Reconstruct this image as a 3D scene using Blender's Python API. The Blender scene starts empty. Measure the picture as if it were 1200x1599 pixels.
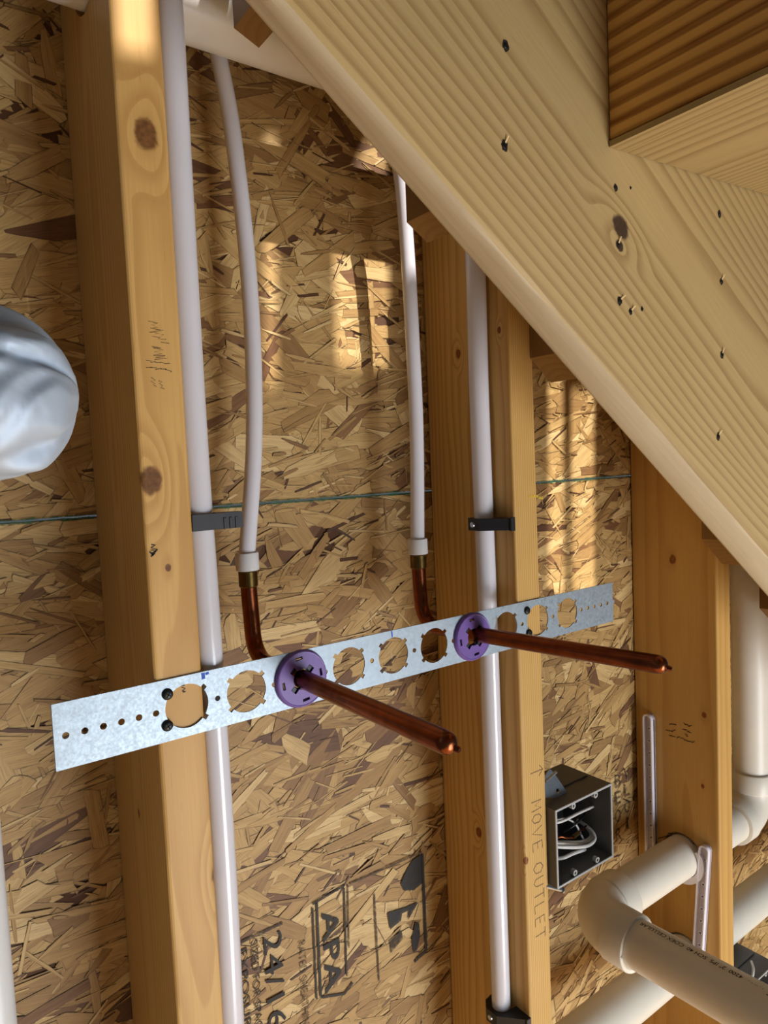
import bpy, bmesh, math, random
from mathutils import Vector, Matrix
import numpy as np

random.seed(7)
rng = np.random.default_rng(11)
MM = 0.001
COL = bpy.context.scene.collection

# ------------------------------------------------------------------ camera, world, lights, exposure
scene = bpy.context.scene
FPX = 1095.439
R_W2C = np.array([[0.8067434952888696, -0.589239993361625, -0.044285020405208826],
                  [-0.07530279166295256, -0.02818613788565708, -0.9967622741651375],
                  [0.5860839721207736, 0.8074662666974286, -0.06711039985615902]])
CAM = np.array([-186.703, -673.505, 181.904])          # mm
cam_d = bpy.data.cameras.new('camera')
cam_d.sensor_fit = 'VERTICAL'
cam_d.sensor_height = 36.0
cam_d.lens = FPX / 1599.0 * 36.0
cam_d.clip_start = 0.01
cam = bpy.data.objects.new('camera', cam_d)
COL.objects.link(cam)
m = Matrix.Identity(4)
for i in range(3):
    m[i][0] = R_W2C[0][i]; m[i][1] = -R_W2C[1][i]; m[i][2] = -R_W2C[2][i]
    m[i][3] = CAM[i] * MM
cam.matrix_world = m
scene.camera = cam

world = bpy.data.worlds.new('world'); scene.world = world
world.use_nodes = True
bg = world.node_tree.nodes['Background']
bg.inputs[0].default_value = (0.80, 0.90, 1.0, 1)
bg.inputs[1].default_value = 0.10

SUN_DIR = Vector((-0.30, 1.0, -1.37)).normalized()
sun_d = bpy.data.lights.new('sun', 'SUN'); sun_d.energy = 8.5; sun_d.angle = math.radians(0.53)
sun_d.color = (1.0, 0.95, 0.90)
sun = bpy.data.objects.new('sun', sun_d); COL.objects.link(sun)
sun.rotation_euler = SUN_DIR.to_track_quat('-Z', 'Y').to_euler()
sun.location = (1.0, -3.0, 4.0)

def area(name, loc, target, sx, sy, power, color):
    d = bpy.data.lights.new(name, 'AREA'); d.shape = 'RECTANGLE'; d.size = sx; d.size_y = sy
    d.energy = power; d.color = color
    o = bpy.data.objects.new(name, d); COL.objects.link(o)
    o.location = loc
    o.rotation_euler = (Vector(target) - Vector(loc)).to_track_quat('-Z', 'Y').to_euler()
    return o
# the daylight of the open doorway behind and to the right of the viewer
area('doorway_daylight', (0.75, -2.1, -1.1), (0.25, 0, -0.1), 0.9, 1.2, 44, (0.86, 0.93, 1.0))

scene.view_settings.view_transform = 'Standard'
scene.view_settings.look = 'None'
scene.view_settings.exposure = 0.0
scene.view_settings.gamma = 1.0

# ------------------------------------------------------------------ helpers
def ray(x, y):
    return R_W2C.T @ np.array([(x - 600) / FPX, (y - 800) / FPX, 1.0])
def bp(x, y, ax, v):
    d = ray(x, y); return Vector(CAM + (v - CAM[ax]) / d[ax] * d)
def bY(x, y, v): return bp(x, y, 1, v)          # point of the plane Y = v seen at that place of the photograph (mm)
def bX(x, y, v): return bp(x, y, 0, v)

def lin(r, g, b):
    f = lambda c: (c / 255 / 12.92) if c / 255 <= 0.04045 else ((c / 255 + 0.055) / 1.055) ** 2.4
    return (f(r), f(g), f(b), 1.0)

def link(name, mesh, mat=None, parent=None, origin=None, smooth=False):
    """mesh is in mm, world space; origin (mm) becomes the object's origin."""
    if origin is None:
        v = [x.co for x in mesh.vertices]
        lo = Vector((min(c[i] for c in v) for i in range(3))); hi = Vector((max(c[i] for c in v) for i in range(3)))
        origin = Vector(((lo.x + hi.x) / 2, (lo.y + hi.y) / 2, lo.z))
    origin = Vector(origin)
    mesh.transform(Matrix.Translation(-origin))
    mesh.transform(Matrix.Scale(MM, 4))
    mesh.update()
    o = bpy.data.objects.new(name, mesh); COL.objects.link(o)
    loc = origin * MM
    if parent is not None:
        o.parent = parent
        loc = loc - world_loc(parent)
    o.location = loc
    if mat is not None: o.data.materials.append(mat)
    if smooth:
        for p in mesh.polygons: p.use_smooth = True
        try: mesh.set_sharp_from_angle(angle=math.radians(40))
        except Exception: pass
    return o
def world_loc(o):
    l = Vector(o.location)
    while o.parent is not None:
        o = o.parent; l = l + Vector(o.location)
    return l
def empty(name, origin):
    o = bpy.data.objects.new(name, None); COL.objects.link(o)
    o.location = Vector(origin) * MM; o.empty_display_size = 0.02
    return o
def tag(o, label, cat, group=None):
    o['label'] = label; o['category'] = cat
    if group: o['group'] = group
    return o
def structure(o):
    o['kind'] = 'structure'; return o
def bm_mesh(bm, name='m'):
    bmesh.ops.recalc_face_normals(bm, faces=bm.faces)
    me = bpy.data.meshes.new(name); bm.to_mesh(me); bm.free(); return me

def box_bm(lo, hi, bevel=0, seg=2):
    bm = bmesh.new(); bmesh.ops.create_cube(bm, size=1.0)
    for v in bm.verts:
        v.co = Vector([lo[i] if v.co[i] < 0 else hi[i] for i in range(3)])
    if bevel:
        bmesh.ops.bevel(bm, geom=bm.edges[:], offset=bevel, segments=seg, affect='EDGES', profile=0.5)
    return bm
def add_box(bm, lo, hi):
    vs = [bm.verts.new((x, y, z)) for z in (lo[2], hi[2]) for y in (lo[1], hi[1]) for x in (lo[0], hi[0])]
    for f in ((0, 1, 3, 2), (4, 5, 7, 6), (0, 1, 5, 4), (2, 3, 7, 6), (0, 2, 6, 4), (1, 3, 7, 5)):
        bm.faces.new([vs[i] for i in f])

def smooth_path(pts, n=8):
    P = [Vector(p) for p in pts]
    P = [2 * P[0] - P[1]] + P + [2 * P[-1] - P[-2]]
    out = []
    for i in range(1, len(P) - 2):
        a, b, c, d = P[i - 1:i + 3]
        for k in range(n):
            t = k / n
            out.append(0.5 * ((2 * b) + (c - a) * t + (2 * a - 5 * b + 4 * c - d) * t * t + (3 * b - a - 3 * c + d) * t ** 3))
    out.append(P[-2]); return out
def tube_into(bm, path, rad, seg=28, cap=True):
    path = [Vector(p) for p in path]
    if not isinstance(rad, (list, tuple)): rad = [rad] * len(path)
    t0 = (path[1] - path[0]).normalized()
    up = Vector((0, 0, 1)) if abs(t0.z) < 0.9 else Vector((0, 1, 0))
    n = t0.cross(up).normalized(); rings = []
    for i, p in enumerate(path):
        if i == 0: t = t0
        elif i == len(path) - 1: t = (path[i] - path[i - 1]).normalized()
        else:
            a = path[i] - path[i - 1]; b = path[i + 1] - path[i]
            t = (a.normalized() + b.normalized()) if a.length > 1e-9 and b.length > 1e-9 else (a + b)
            t = t.normalized()
        n = (n - t * n.dot(t)).normalized(); b = t.cross(n)
        rings.append([bm.verts.new(p + (n * math.cos(2 * math.pi * k / seg) + b * math.sin(2 * math.pi * k / seg)) * rad[i]) for k in range(seg)])
    for i in range(len(rings) - 1):
        for k in range(seg):
            bm.faces.new((rings[i][k], rings[i][(k + 1) % seg], rings[i + 1][(k + 1) % seg], rings[i + 1][k]))
    if cap:
        bm.faces.new(rings[0][::-1]); bm.faces.new(rings[-1])
def tube(name, path, rad, mat, parent=None, origin=None, seg=28, cap=True):
    bm = bmesh.new(); tube_into(bm, path, rad, seg, cap)
    return link(name, bm_mesh(bm), mat, parent, origin, smooth=True)
def pipe_profile(name, axis_pts_r, mat, parent=None, origin=None, seg=40):
    """a lathe along a straight axis: list of (point, radius)"""
    bm = bmesh.new()
    tube_into(bm, [p for p, r in axis_pts_r], [r for p, r in axis_pts_r], seg)
    return link(name, bm_mesh(bm), mat, parent, origin, smooth=True)

def plate_bm(outer, holes, thick, frame):
    """planar outline with holes, extruded. frame: function (u,v,w)->Vector, w is the thickness direction."""
    bm = bmesh.new(); edges = []
    for loop in [outer] + holes:
        vs = [bm.verts.new((u, v, 0)) for u, v in loop]
        for i in range(len(vs)): edges.append(bm.edges.new((vs[i], vs[(i + 1) % len(vs)])))
    bmesh.ops.triangle_fill(bm, edges=edges, use_beauty=True, use_dissolve=False)
    r = bmesh.ops.extrude_face_region(bm, geom=bm.faces[:])
    for g in r['geom']:
        if isinstance(g, bmesh.types.BMVert): g.co.z = thick
    for v in bm.verts: v.co = frame(*v.co)
    return bm
def circle(cx, cy, r, n=32, a0=0.0):
    return [(cx + r * math.cos(a0 + 2 * math.pi * k / n), cy + r * math.sin(a0 + 2 * math.pi * k / n)) for k in range(n)]
def notched(cx, cy, r, ro, w, angs, n=64):
    """round hole with rectangular notches"""
    out = []; half = [math.asin(w / 2 / r)] * len(angs)
    marks = sorted([a % (2 * math.pi) for a in angs])
    for k in range(n):
        a = 2 * math.pi * k / n
        inside = any(abs((a - m_ + math.pi) % (2 * math.pi) - math.pi) < half[0] for m_ in marks)
        if not inside: out.append((a, r))
    for m_ in marks:
        ho = math.asin(w / 2 / ro); hi = half[0]
        out += [(m_ - hi, r), (m_ - ho, ro), (m_ + ho, ro), (m_ + hi, r)]
    key = []
    for a, rr in out: key.append((a % (2 * math.pi), rr))
    # keep notch order: sort by angle, ties resolved by construction
    key.sort(key=lambda t: t[0])
    return [(cx + rr * math.cos(a), cy + rr * math.sin(a)) for a, rr in key]

# ------------------------------------------------------------------ node materials
class NT:
    def __init__(s, name):
        s.m = bpy.data.materials.new(name); s.m.use_nodes = True
        s.t = s.m.node_tree; s.b = s.t.nodes['Principled BSDF']; s.out = s.t.nodes['Material Output']
    def n(s, typ, **kw):
        nd = s.t.nodes.new(typ)
        for k, v in kw.items(): setattr(nd, k, v)
        return nd
    def l(s, a, b): s.t.links.new(a, b)
    def put(s, sock, v):
        if hasattr(v, 'default_value') or isinstance(v, bpy.types.NodeSocket): s.l(v, sock)
        else: sock.default_value = v
    def math(s, op, a, b=None, c=None, clamp=False):
        nd = s.n('ShaderNodeMath', operation=op, use_clamp=clamp)
        s.put(nd.inputs[0], a)
        if b is not None: s.put(nd.inputs[1], b)
        if c is not None: s.put(nd.inputs[2], c)
        return nd.outputs[0]
    def vmath(s, op, a, b=None):
        nd = s.n('ShaderNodeVectorMath', operation=op)
        s.put(nd.inputs[0], a)
        if b is not None: s.put(nd.inputs[1], b)
        return nd.outputs['Value'] if op in ('LENGTH', 'DISTANCE', 'DOT_PRODUCT') else nd.outputs['Vector']
    def noise(s, vec, scale=5.0, detail=3.0, rough=0.5, dist=0.0):
        nd = s.n('ShaderNodeTexNoise'); s.put(nd.inputs['Vector'], vec)
        nd.inputs['Scale'].default_value = scale; nd.inputs['Detail'].default_value = detail
        nd.inputs['Roughness'].default_value = rough; nd.inputs['Distortion'].default_value = dist
        return nd.outputs['Fac']
    def ramp(s, fac, stops, interp='LINEAR'):
        nd = s.n('ShaderNodeValToRGB'); cr = nd.color_ramp; cr.interpolation = interp
        while len(cr.elements) < len(stops): cr.elements.new(0.5)
        for e, (p, c) in zip(cr.elements, stops):
            e.position = p; e.color = c if len(c) == 4 else (*c, 1)
        s.put(nd.inputs[0], fac); return nd.outputs[0]
    def mix(s, fac, a, b, mode='MIX'):
        nd = s.n('ShaderNodeMix', data_type='RGBA', blend_type=mode)
        s.put(nd.inputs[0], fac); s.put(nd.inputs[6], a); s.put(nd.inputs[7], b)
        return nd.outputs[2]
    def maprange(s, v, a, b, c, d, smooth=False):
        nd = s.n('ShaderNodeMapRange'); nd.interpolation_type = 'SMOOTHSTEP' if smooth else 'LINEAR'
        s.put(nd.inputs[0], v)
        for i, x in zip((1, 2, 3, 4), (a, b, c, d)): nd.inputs[i].default_value = x
        return nd.outputs[0]
    def bump(s, h, strength=0.3, dist=0.001):
        nd = s.n('ShaderNodeBump'); nd.inputs['Strength'].default_value = strength; nd.inputs['Distance'].default_value = dist
        s.put(nd.inputs['Height'], h); s.l(nd.outputs[0], s.b.inputs['Normal'])

def wood(name, light, dark, axis=(0, 0, 1), pith=(0.0, 0.03, 0.0), spacing=7.0, knots=(), seed=0.0, wob=6.0, streak=0.5,
         rough=0.5, knotcol=(95, 55, 25), lat=(0.45, 0.86, 0.97), tone=0.12):
    """lumber: growth rings around a pith line, bent around knots. object coordinates in metres.
    pith: a point on the pith line; spacing in mm; knots: (centre(m), radius mm)"""
    N = NT(name); tc = N.n('ShaderNodeTexCoord').outputs['Object']
    ax = Vector(axis).normalized()
    P = N.vmath('SUBTRACT', tc, tuple(pith))
    al = N.vmath('DOT_PRODUCT', P, tuple(ax))
    axv = N.n('ShaderNodeVectorMath', operation='SCALE'); axv.inputs[0].default_value = tuple(ax); N.l(al, axv.inputs['Scale'])
    perp = N.vmath('SUBTRACT', P, axv.outputs[0])
    rad = N.vmath('LENGTH', perp)
    # stretched coordinates: compress along the grain
    sq = N.n('ShaderNodeVectorMath', operation='SCALE'); N.l(axv.outputs[0], sq.inputs[0]); sq.inputs['Scale'].default_value = 0.16
    st = N.vmath('ADD', N.vmath('ADD', perp, sq.outputs[0]), (seed, seed * 0.7, seed * 1.3))
    sq2 = N.n('ShaderNodeVectorMath', operation='SCALE'); N.l(axv.outputs[0], sq2.inputs[0]); sq2.inputs['Scale'].default_value = 0.03
    st2 = N.vmath('ADD', N.vmath('ADD', perp, sq2.outputs[0]), (seed, seed * 0.7, seed * 1.3))
    w1 = N.math('SUBTRACT', N.noise(st, 14.0, 2.0, 0.5), 0.5)
    rad = N.math('ADD', rad, N.math('MULTIPLY', w1, wob * 0.004))
    kmask = None
    for kc, kr in knots:
        d = N.vmath('SUBTRACT', tc, tuple(kc))
        da = N.vmath('DOT_PRODUCT', d, tuple(ax))
        dl2 = N.vmath('DOT_PRODUCT', d, d)
        # elliptical distance (long along the grain)
        e2 = N.math('SUBTRACT', dl2, N.math('MULTIPLY', N.math('MULTIPLY', da, da), 0.82))
        e = N.math('SQRT', N.math('MAXIMUM', e2, 0.0))
        g = N.maprange(e, 0.0, kr * MM * 2.8, kr * MM * 1.5, 0.0, smooth=True)
        rad = N.math('ADD', rad, g)
        k2 = N.math('SQRT', N.math('SUBTRACT', dl2, N.math('MULTIPLY', N.math('MULTIPLY', da, da), 0.45)))
        k2 = N.math('ADD', k2, N.math('MULTIPLY', N.math('SUBTRACT', N.noise(tc, 180, 2), 0.5), kr * MM * 0.5))
        km = N.maprange(k2, kr * MM * 0.72, kr * MM * 1.1, 1.0, 0.0, smooth=True)
        kmask = km if kmask is None else N.math('MAXIMUM', kmask, km)
    ring = N.math('FRACT', N.math('MULTIPLY', rad, 1000.0 / spacing))
    fac = N.ramp(ring, [(0.0, (0.05,) * 3), (lat[0], (0.15,) * 3), (lat[1], (1,) * 3), (lat[2], (0.85,) * 3), (1.0, (0.05,) * 3)])
    fib = N.noise(st2, 420.0, 3.0, 0.6)
    fac = N.math('MULTIPLY', fac, N.maprange(fib, 0.3, 0.7, 0.55, 1.1))
    fac = N.math('MULTIPLY', fac, streak)
    col = N.mix(fac, lin(*light), lin(*dark))
    br = N.noise(st, 5.0, 2.0, 0.5)
    col = N.mix(1.0, col, N.ramp(br, [(0.25, (1 - tone,) * 3), (0.75, (1 + tone * 0.3, 1 + tone * 0.3, 1 + tone * 0.3))]), 'MULTIPLY')
    col = N.mix(1.0, col, N.ramp(fib, [(0.3, (0.90, 0.88, 0.85)), (0.7, (1.0, 1.0, 1.0))]), 'MULTIPLY')
    sp = N.math('GREATER_THAN', N.noise(st2, 900.0, 1.0, 0.5), 0.74)
    col = N.mix(N.math('MULTIPLY', sp, 0.35), col, lin(*dark))
    if kmask is not None:
        kc_ = N.ramp(N.noise(tc, 260, 3), [(0.3, lin(*knotcol)), (0.7, lin(*[min(255, int(c * 1.35)) for c in knotcol]))])
        col = N.mix(kmask, col, kc_)
    N.l(col, N.b.inputs['Base Color'])
    N.b.inputs['Roughness'].default_value = rough
    N.b.inputs['Specular IOR Level'].default_value = 0.3
    N.bump(fib, 0.25, 0.0006)
    return N.m

def plain(name, col, rough=0.5, metal=0.0, noise_amt=0.06, noise_scale=60.0, bump=0.0, sss=0.0, coat=0.0, spec=0.5):
    N = NT(name); tc = N.n('ShaderNodeTexCoord').outputs['Object']
    f = N.noise(tc, noise_scale, 3.0, 0.55)
    c = N.mix(1.0, lin(*col), N.ramp(f, [(0.25, (1 - noise_amt * 1.6,) * 3), (0.75, (1 + noise_amt,) * 3)]), 'MULTIPLY')
    N.l(c, N.b.inputs['Base Color'])
    N.b.inputs['Roughness'].default_value = rough; N.b.inputs['Metallic'].default_value = metal
    N.b.inputs['Specular IOR Level'].default_value = spec
    N.b.inputs['Coat Weight'].default_value = coat; N.b.inputs['Coat Roughness'].default_value = 0.15
    if sss:
        N.b.inputs['Subsurface Weight'].default_value = sss
        N.b.inputs['Subsurface Radius'].default_value = (0.006, 0.005, 0.005)
        N.b.inputs['Subsurface Scale'].default_value = 1.0
    if bump: N.bump(f, bump, 0.0008)
    return N.m

def ink(name, col, cover=0.6, scale=220.0, alpha=1.0):
    N = NT(name); tc = N.n('ShaderNodeTexCoord').outputs['Object']
    f = N.noise(tc, scale, 4.0, 0.65)
    a = N.maprange(f, 1 - cover - 0.12, 1 - cover + 0.12, 0.0, alpha)
    N.b.inputs['Base Color'].default_value = lin(*col); N.b.inputs['Roughness'].default_value = 0.7
    N.l(a, N.b.inputs['Alpha'])
    return N.m

def osb_material():
    N = NT('oriented_strand_board')
    uv = N.n('ShaderNodeUVMap', uv_map='UVMap').outputs[0]
    rn = N.n('ShaderNodeUVMap', uv_map='Rnd').outputs[0]
    sep = N.n('ShaderNodeSeparateXYZ'); N.l(rn, sep.inputs[0])
    edge = N.n('ShaderNodeAttribute', attribute_name='edge').outputs['Fac']
    base = N.ramp(sep.outputs[0], [(0.0, lin(92, 62, 40)), (0.06, lin(122, 86, 56)), (0.2, lin(152, 118, 72)), (0.45, lin(176, 141, 88)),
                                   (0.75, lin(196, 163, 106)), (1.0, lin(220, 192, 138))])
    stv = N.vmath('MULTIPLY', uv, (0.035, 1.0, 1.0))
    off = N.vmath('ADD', stv, N.vmath('MULTIPLY', rn, (13.0, 29.0, 0.0)))
    g = N.noise(off, 1.1, 4.0, 0.65)
    g2 = N.noise(off, 0.22, 2.0, 0.5)
    base = N.mix(1.0, base, N.ramp(g, [(0.26, (0.5, 0.45, 0.38)), (0.48, (0.96, 0.96, 0.95)), (0.8, (1.12, 1.12, 1.1))]), 'MULTIPLY')
    base = N.mix(1.0, base, N.ramp(g2, [(0.3, (0.84, 0.80, 0.76)), (0.7, (1.06, 1.06, 1.06))]), 'MULTIPLY')
    tc = N.n('ShaderNodeTexCoord').outputs['Object']
    en = N.maprange(N.noise(tc, 70.0, 3.0, 0.6), 0.36, 0.6, 0.05, 1.0)
    base = N.mix(N.math('MULTIPLY', edge, en), base, lin(52, 32, 16))  # strand borders darkened: resin edge plus painted shade of the crevices
    N.l(base, N.b.inputs['Base Color'])
    N.b.inputs['Roughness'].default_value = 0.55; N.b.inputs['Specular IOR Level'].default_value = 0.35
    N.bump(g, 0.35, 0.0006)
    return N.m

M_OSB = osb_material()
M_OSB_BACK = plain('board_core', (86, 54, 30), 0.8)
M_PVC = plain('cream_pvc', (228, 222, 208), 0.38, noise_amt=0.03, noise_scale=25, sss=0.08)
M_PVC2 = plain('white_pvc', (226, 226, 224), 0.35, noise_amt=0.03, noise_scale=25, sss=0.08)
M_PEX = plain('milky_pex', (220, 219, 226), 0.22, noise_amt=0.02, noise_scale=18, sss=0.25, coat=0.4)
M_RING = plain('white_expansion_ring', (226, 226, 226), 0.35, noise_amt=0.03, sss=0.15)
M_COPPER = plain('aged_copper', (132, 72, 44), 0.26, 1.0, 0.22, 90)
M_BRASS = plain('brass', (116, 92, 50), 0.3, 1.0, 0.2, 120)
M_PURPLE = plain('purple_plastic', (112, 84, 160), 0.42, noise_amt=0.06)
M_BLACK = plain('black_plastic', (24, 25, 28), 0.45)
M_GREYCLAMP = plain('dark_grey_plastic', (52, 54, 60), 0.5)
M_BOX = plain('grey_box_plastic', (88, 88, 88), 0.55, noise_amt=0.05)
M_RIM = plain('pale_box_rim', (170, 172, 172), 0.5, noise_amt=0.05)
M_STEEL = plain('zinc_steel', (190, 196, 202), 0.3, 1.0, 0.08, 150)
M_SCREWBLK = plain('black_phosphate_screw', (40, 42, 44), 0.4, 0.6)
M_HANGER = plain('white_hanger_plastic', (234, 230, 240), 0.45, noise_amt=0.04)
M_HANGERIN = plain('greyish_hanger_channel', (194, 186, 194), 0.55, noise_amt=0.05)
M_DARK = plain('dark_hole', (34, 24, 16), 0.9)
M_WIREW = plain('white_cable_jacket', (220, 218, 214), 0.4)
M_WIREB = plain('black_wire', (20, 20, 20), 0.4)
M_FOILMAT = None
M_INK = ink('black_stamp_ink', (34, 32, 30), 0.68, 170, 0.95)
M_INK2 = ink('crisp_stamp_ink', (30, 28, 26), 0.95, 240, 1.0)
M_INKF = ink('faded_stamp_ink', (56, 40, 26), 0.6, 160, 0.9)
M_PRINT = plain('black_print', (20, 16, 14), 0.6)
M_PENCIL = ink('pencil', (70, 62, 52), 0.62, 900, 0.7)
M_MARKER = plain('blue_marker', (40, 84, 190), 0.6)
M_BLKMARK = ink('black_marker', (26, 24, 22), 0.68, 500)
M_GREEN = ink('green_edge_paint', (38, 92, 58), 0.55, 160, 0.9)
M_YELLOW = ink('yellow_crayon', (238, 208, 40), 0.5, 300, 0.8)

# galvanised sheet: spangle
def galv():
    N = NT('galvanised_steel'); tc = N.n('ShaderNodeTexCoord').outputs['Object']
    v = N.n('ShaderNodeTexVoronoi'); N.l(tc, v.inputs['Vector']); v.inputs['Scale'].default_value = 260
    f = N.noise(tc, 420, 3, 0.6)
    c = N.mix(0.5, N.ramp(v.outputs['Color'], [(0.0, lin(150, 164, 174)), (1.0, lin(176, 188, 198))]),
              N.ramp(f, [(0.3, lin(146, 160, 170)), (0.7, lin(178, 190, 200))]))
    N.l(c, N.b.inputs['Base Color']); N.b.inputs['Metallic'].default_value = 0.65
    r = N.maprange(f, 0.3, 0.7, 0.42, 0.58); N.l(r, N.b.inputs['Roughness'])
    N.bump(f, 0.12, 0.0004)
    return N.m
M_GALV = galv()

# ------------------------------------------------------------------ geometry constants (mm)
S1, S2, S3 = -23.66, 375.56, 790.07
D = 140.0
ZG = 147.0                       # joint between the two boards
FLOOR = -1700.0
TOP = 900.0

# ------------------------------------------------------------------ setting: sheathing, floor, added sun mask behind the viewer
def osb_panel(name, x0, x1, z0, z1, vz0, vz1, seed):
    r = np.random.default_rng(seed)
    vx0, vx1 = -210, 1490
    verts = []; faces = []; uvs = []; rnds = []; edge = []
    def strand(cx, cz, L, W, ang, h, col):
        ca, sa = math.cos(ang), math.sin(ang)
        k = r.random()
        # outline with ragged ends
        e1 = r.uniform(-0.35, 0.35) * W; e2 = r.uniform(-0.35, 0.35) * W
        tw = r.uniform(0.55, 1.0); tw2 = r.uniform(0.55, 1.0)
        if k < 0.22: tw = r.uniform(0.05, 0.3)
        out = [(-L / 2 + e1, -W / 2 * tw), (-L * 0.15, -W / 2 * r.uniform(.9, 1.05)), (L / 2 + e2, -W / 2 * tw2), (L / 2 + r.uniform(-.25, .25) * W, 0),
               (L / 2 - e2, W / 2 * tw2), (L * 0.1, W / 2 * r.uniform(.9, 1.05)), (-L / 2 - e1, W / 2 * tw), (-L / 2 + r.uniform(-.25, .25) * W, 0)]
        ins = min(0.95, W * 0.2)
        inn = [(u * (1 - 2 * ins / L), v * (1 - 2 * ins / W)) for u, v in out]
        t1 = r.uniform(-1, 1) * 0.35 / max(W, 6); t2 = r.uniform(-1, 1) * 0.5 / L
        rr = (col, r.random())
        base = len(verts); n = len(out)
        for ring, dh in ((out, 0.0), (inn, 0.0)):
            for u, v in ring:
                x = cx + u * ca - v * sa; z = cz + u * sa + v * ca
                x = min(max(x, x0), x1); z = min(max(z, z0), z1)
                hh = min(max(h + t1 * v + t2 * u, 0.0), 2.45)
                verts.append((x, 2.5 - hh, z))
        for u, v in out:
            x = cx + u * ca - v * sa; z = cz + u * sa + v * ca
            x = min(max(x, x0), x1); z = min(max(z, z0), z1)
            verts.append((x, 2.5 - min(max(h + t1 * v + t2 * u, 0.0), 2.45) + 0.55, z))
        uvr = [(u, v) for u, v in out] + [(u, v) for u, v in inn] + [(u, v) for u, v in out]
        edge.extend([1.0] * n + [0.0] * n + [1.0] * n)
        fl = [[base + n + i for i in range(n)][::1]]
        for i in range(n):
            j = (i + 1) % n
            fl.append([base + i, base + j, base + n + j, base + n + i])
            fl.append([base + 2 * n + i, base + 2 * n + j, base + j, base + i])
        for f in fl:
            faces.append(f)
            for vi in f:
                uvs.append(uvr[vi - base]); rnds.append(rr)
    def ang():
        return r.normal(0.16, 0.40) if r.random() < 0.84 else r.uniform(-math.pi / 2, math.pi / 2)
    A = (vx1 - vx0) * (vz1 - vz0) / 1e6
    plan = []
    for i in range(int(1500 * A)): plan.append((r.uniform(60, 135), r.uniform(16, 42), 0.0))
    for i in range(int(1700 * A)): plan.append((r.uniform(35, 100), r.uniform(7, 22), 0.3))
    for i in range(int(2600 * A)): plan.append((r.uniform(10, 60), r.uniform(1.0, 5), 0.55))
    for i in range(int(380 * A)): plan.append((r.uniform(8, 40), r.uniform(1.0, 3.5), 0.62))
    order = [(p[2] + r.uniform(0, 1.0), p) for p in plan]; order.sort(key=lambda t: t[0])
    nn = len(order)
    for i, (_, (L, W, _b)) in enumerate(order):
        c = r.beta(2.4, 1.7)
        if r.random() < 0.06: c = r.uniform(0.0, 0.15)
        if _b == 0.62: c = 0.0  # darkest slivers stand in for shaded crevices between the strands
        strand(r.uniform(vx0, vx1), r.uniform(vz0, vz1), L, W, ang(), 0.5 + 1.9 * i / nn, c)
    me = bpy.data.meshes.new(name)
    me.from_pydata(verts, [], faces); me.update()
    a = me.uv_layers.new(name='UVMap'); b = me.uv_layers.new(name='Rnd')
    a.data.foreach_set('uv', np.array(uvs, dtype=np.float32).ravel())
    b.data.foreach_set('uv', np.array(rnds, dtype=np.float32).ravel())
    at = me.attributes.new('edge', 'FLOAT', 'POINT'); at.data.foreach_set('value', np.array(edge, dtype=np.float32))
    # the core of the board behind the strands
    bm = bmesh.new(); bm.from_mesh(me)
    nf = len(bm.faces)
    add_box(bm, (x0, 2.3, z0), (x1, 13.0, z1))
    bm.faces.ensure_lookup_table()
    for f in bm.faces[nf:]: f.material_index = 1
    bm.to_mesh(me); bm.free()
    o = link(name, me, M_OSB, origin=((x0 + x1) / 2, 0, z0))
    o.data.materials.append(M_OSB_BACK)
    return structure(o)
wall_up = osb_panel('wall_back', -600, 1500, ZG + 1.2, TOP, ZG, 640, 3)
wall_lo = osb_panel('wall_back', -600, 1500, FLOOR, ZG - 1.2, -860, ZG, 5)

def ragged_strip(name, x0, x1, z, h, y, mat, parent, step=9):
    bm = bmesh.new(); prev = None
    x = x0
    while x <= x1:
        a = bm.verts.new((x, y, z - h * random.uniform(0.2, 1))); b = bm.verts.new((x, y, z + h * random.uniform(0.2, 1)))
        if prev: bm.faces.new((prev[0], a, b, prev[1]))
        prev = (a, b); x += random.uniform(0.5, 1.3) * step
    return link(name, bm_mesh(bm), mat, parent)
e = ragged_strip('edge_paint', -200, 1180, ZG - 1.2, 1.8, -0.35, M_GREEN, wall_lo)
e['label'] = 'green sealing paint along the joint of the boards'
e = ragged_strip('edge_paint', -200, 1180, ZG + 1.6, 1.0, -0.35, M_GREEN, wall_up)
e['label'] = 'green sealing paint along the joint of the boards'

bm = box_bm((-1500, -3400, FLOOR - 20), (2200, 20, FLOOR))
M_FLOOR = wood('subfloor_plywood', (190, 156, 108), (150, 112, 66), axis=(1, 0, 0), pith=(0, 0, -0.2), spacing=22, seed=9.1)
structure(link('floor', bm_mesh(bm), M_FLOOR))

# added unseen panel behind the viewer, its holes shaped to cast the sun patches
WY = -1000.0
def to_sun_mask(p):
    d = SUN_DIR; t = (WY - p[1]) / d.y
    return (p[0] + d.x * t, p[2] + d.z * t)
def mask_hole(pts, y):
    return [to_sun_mask(bY(px, py, y)) for px, py in pts]
holes = [
    mask_hole([(528, 572), (613, 570), (609, 330), (606, 190), (575, 200), (520, 330)], 0),       # bright stripe left of the second stud
    mask_hole([(414, 600), (437, 598), (436, 190), (414, 190)], 0),                                # thin stripe beside the hot water tube
    mask_hole([(897, 925), (931, 920), (931, 590), (893, 592)], 0),                                # stripe in the right bay
    mask_hole([(858, 980), (884, 980), (882, 575), (858, 575)], 0),
    mask_hole([(184, 74), (246, 86), (236, -200), (174, -200)], -140),                             # patch on the front of the first stud
    mask_hole([(276, 44), (358, 40), (356, -110), (274, -110)], -108),                              # patch on the white pipe at the top
    mask_hole([(1121, 915), (1140, 912), (1140, 860), (1121, 865)], -140),
]
outer = [(-900, 200), (2200, 200), (2200, 3000), (-900, 3000)]
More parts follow.
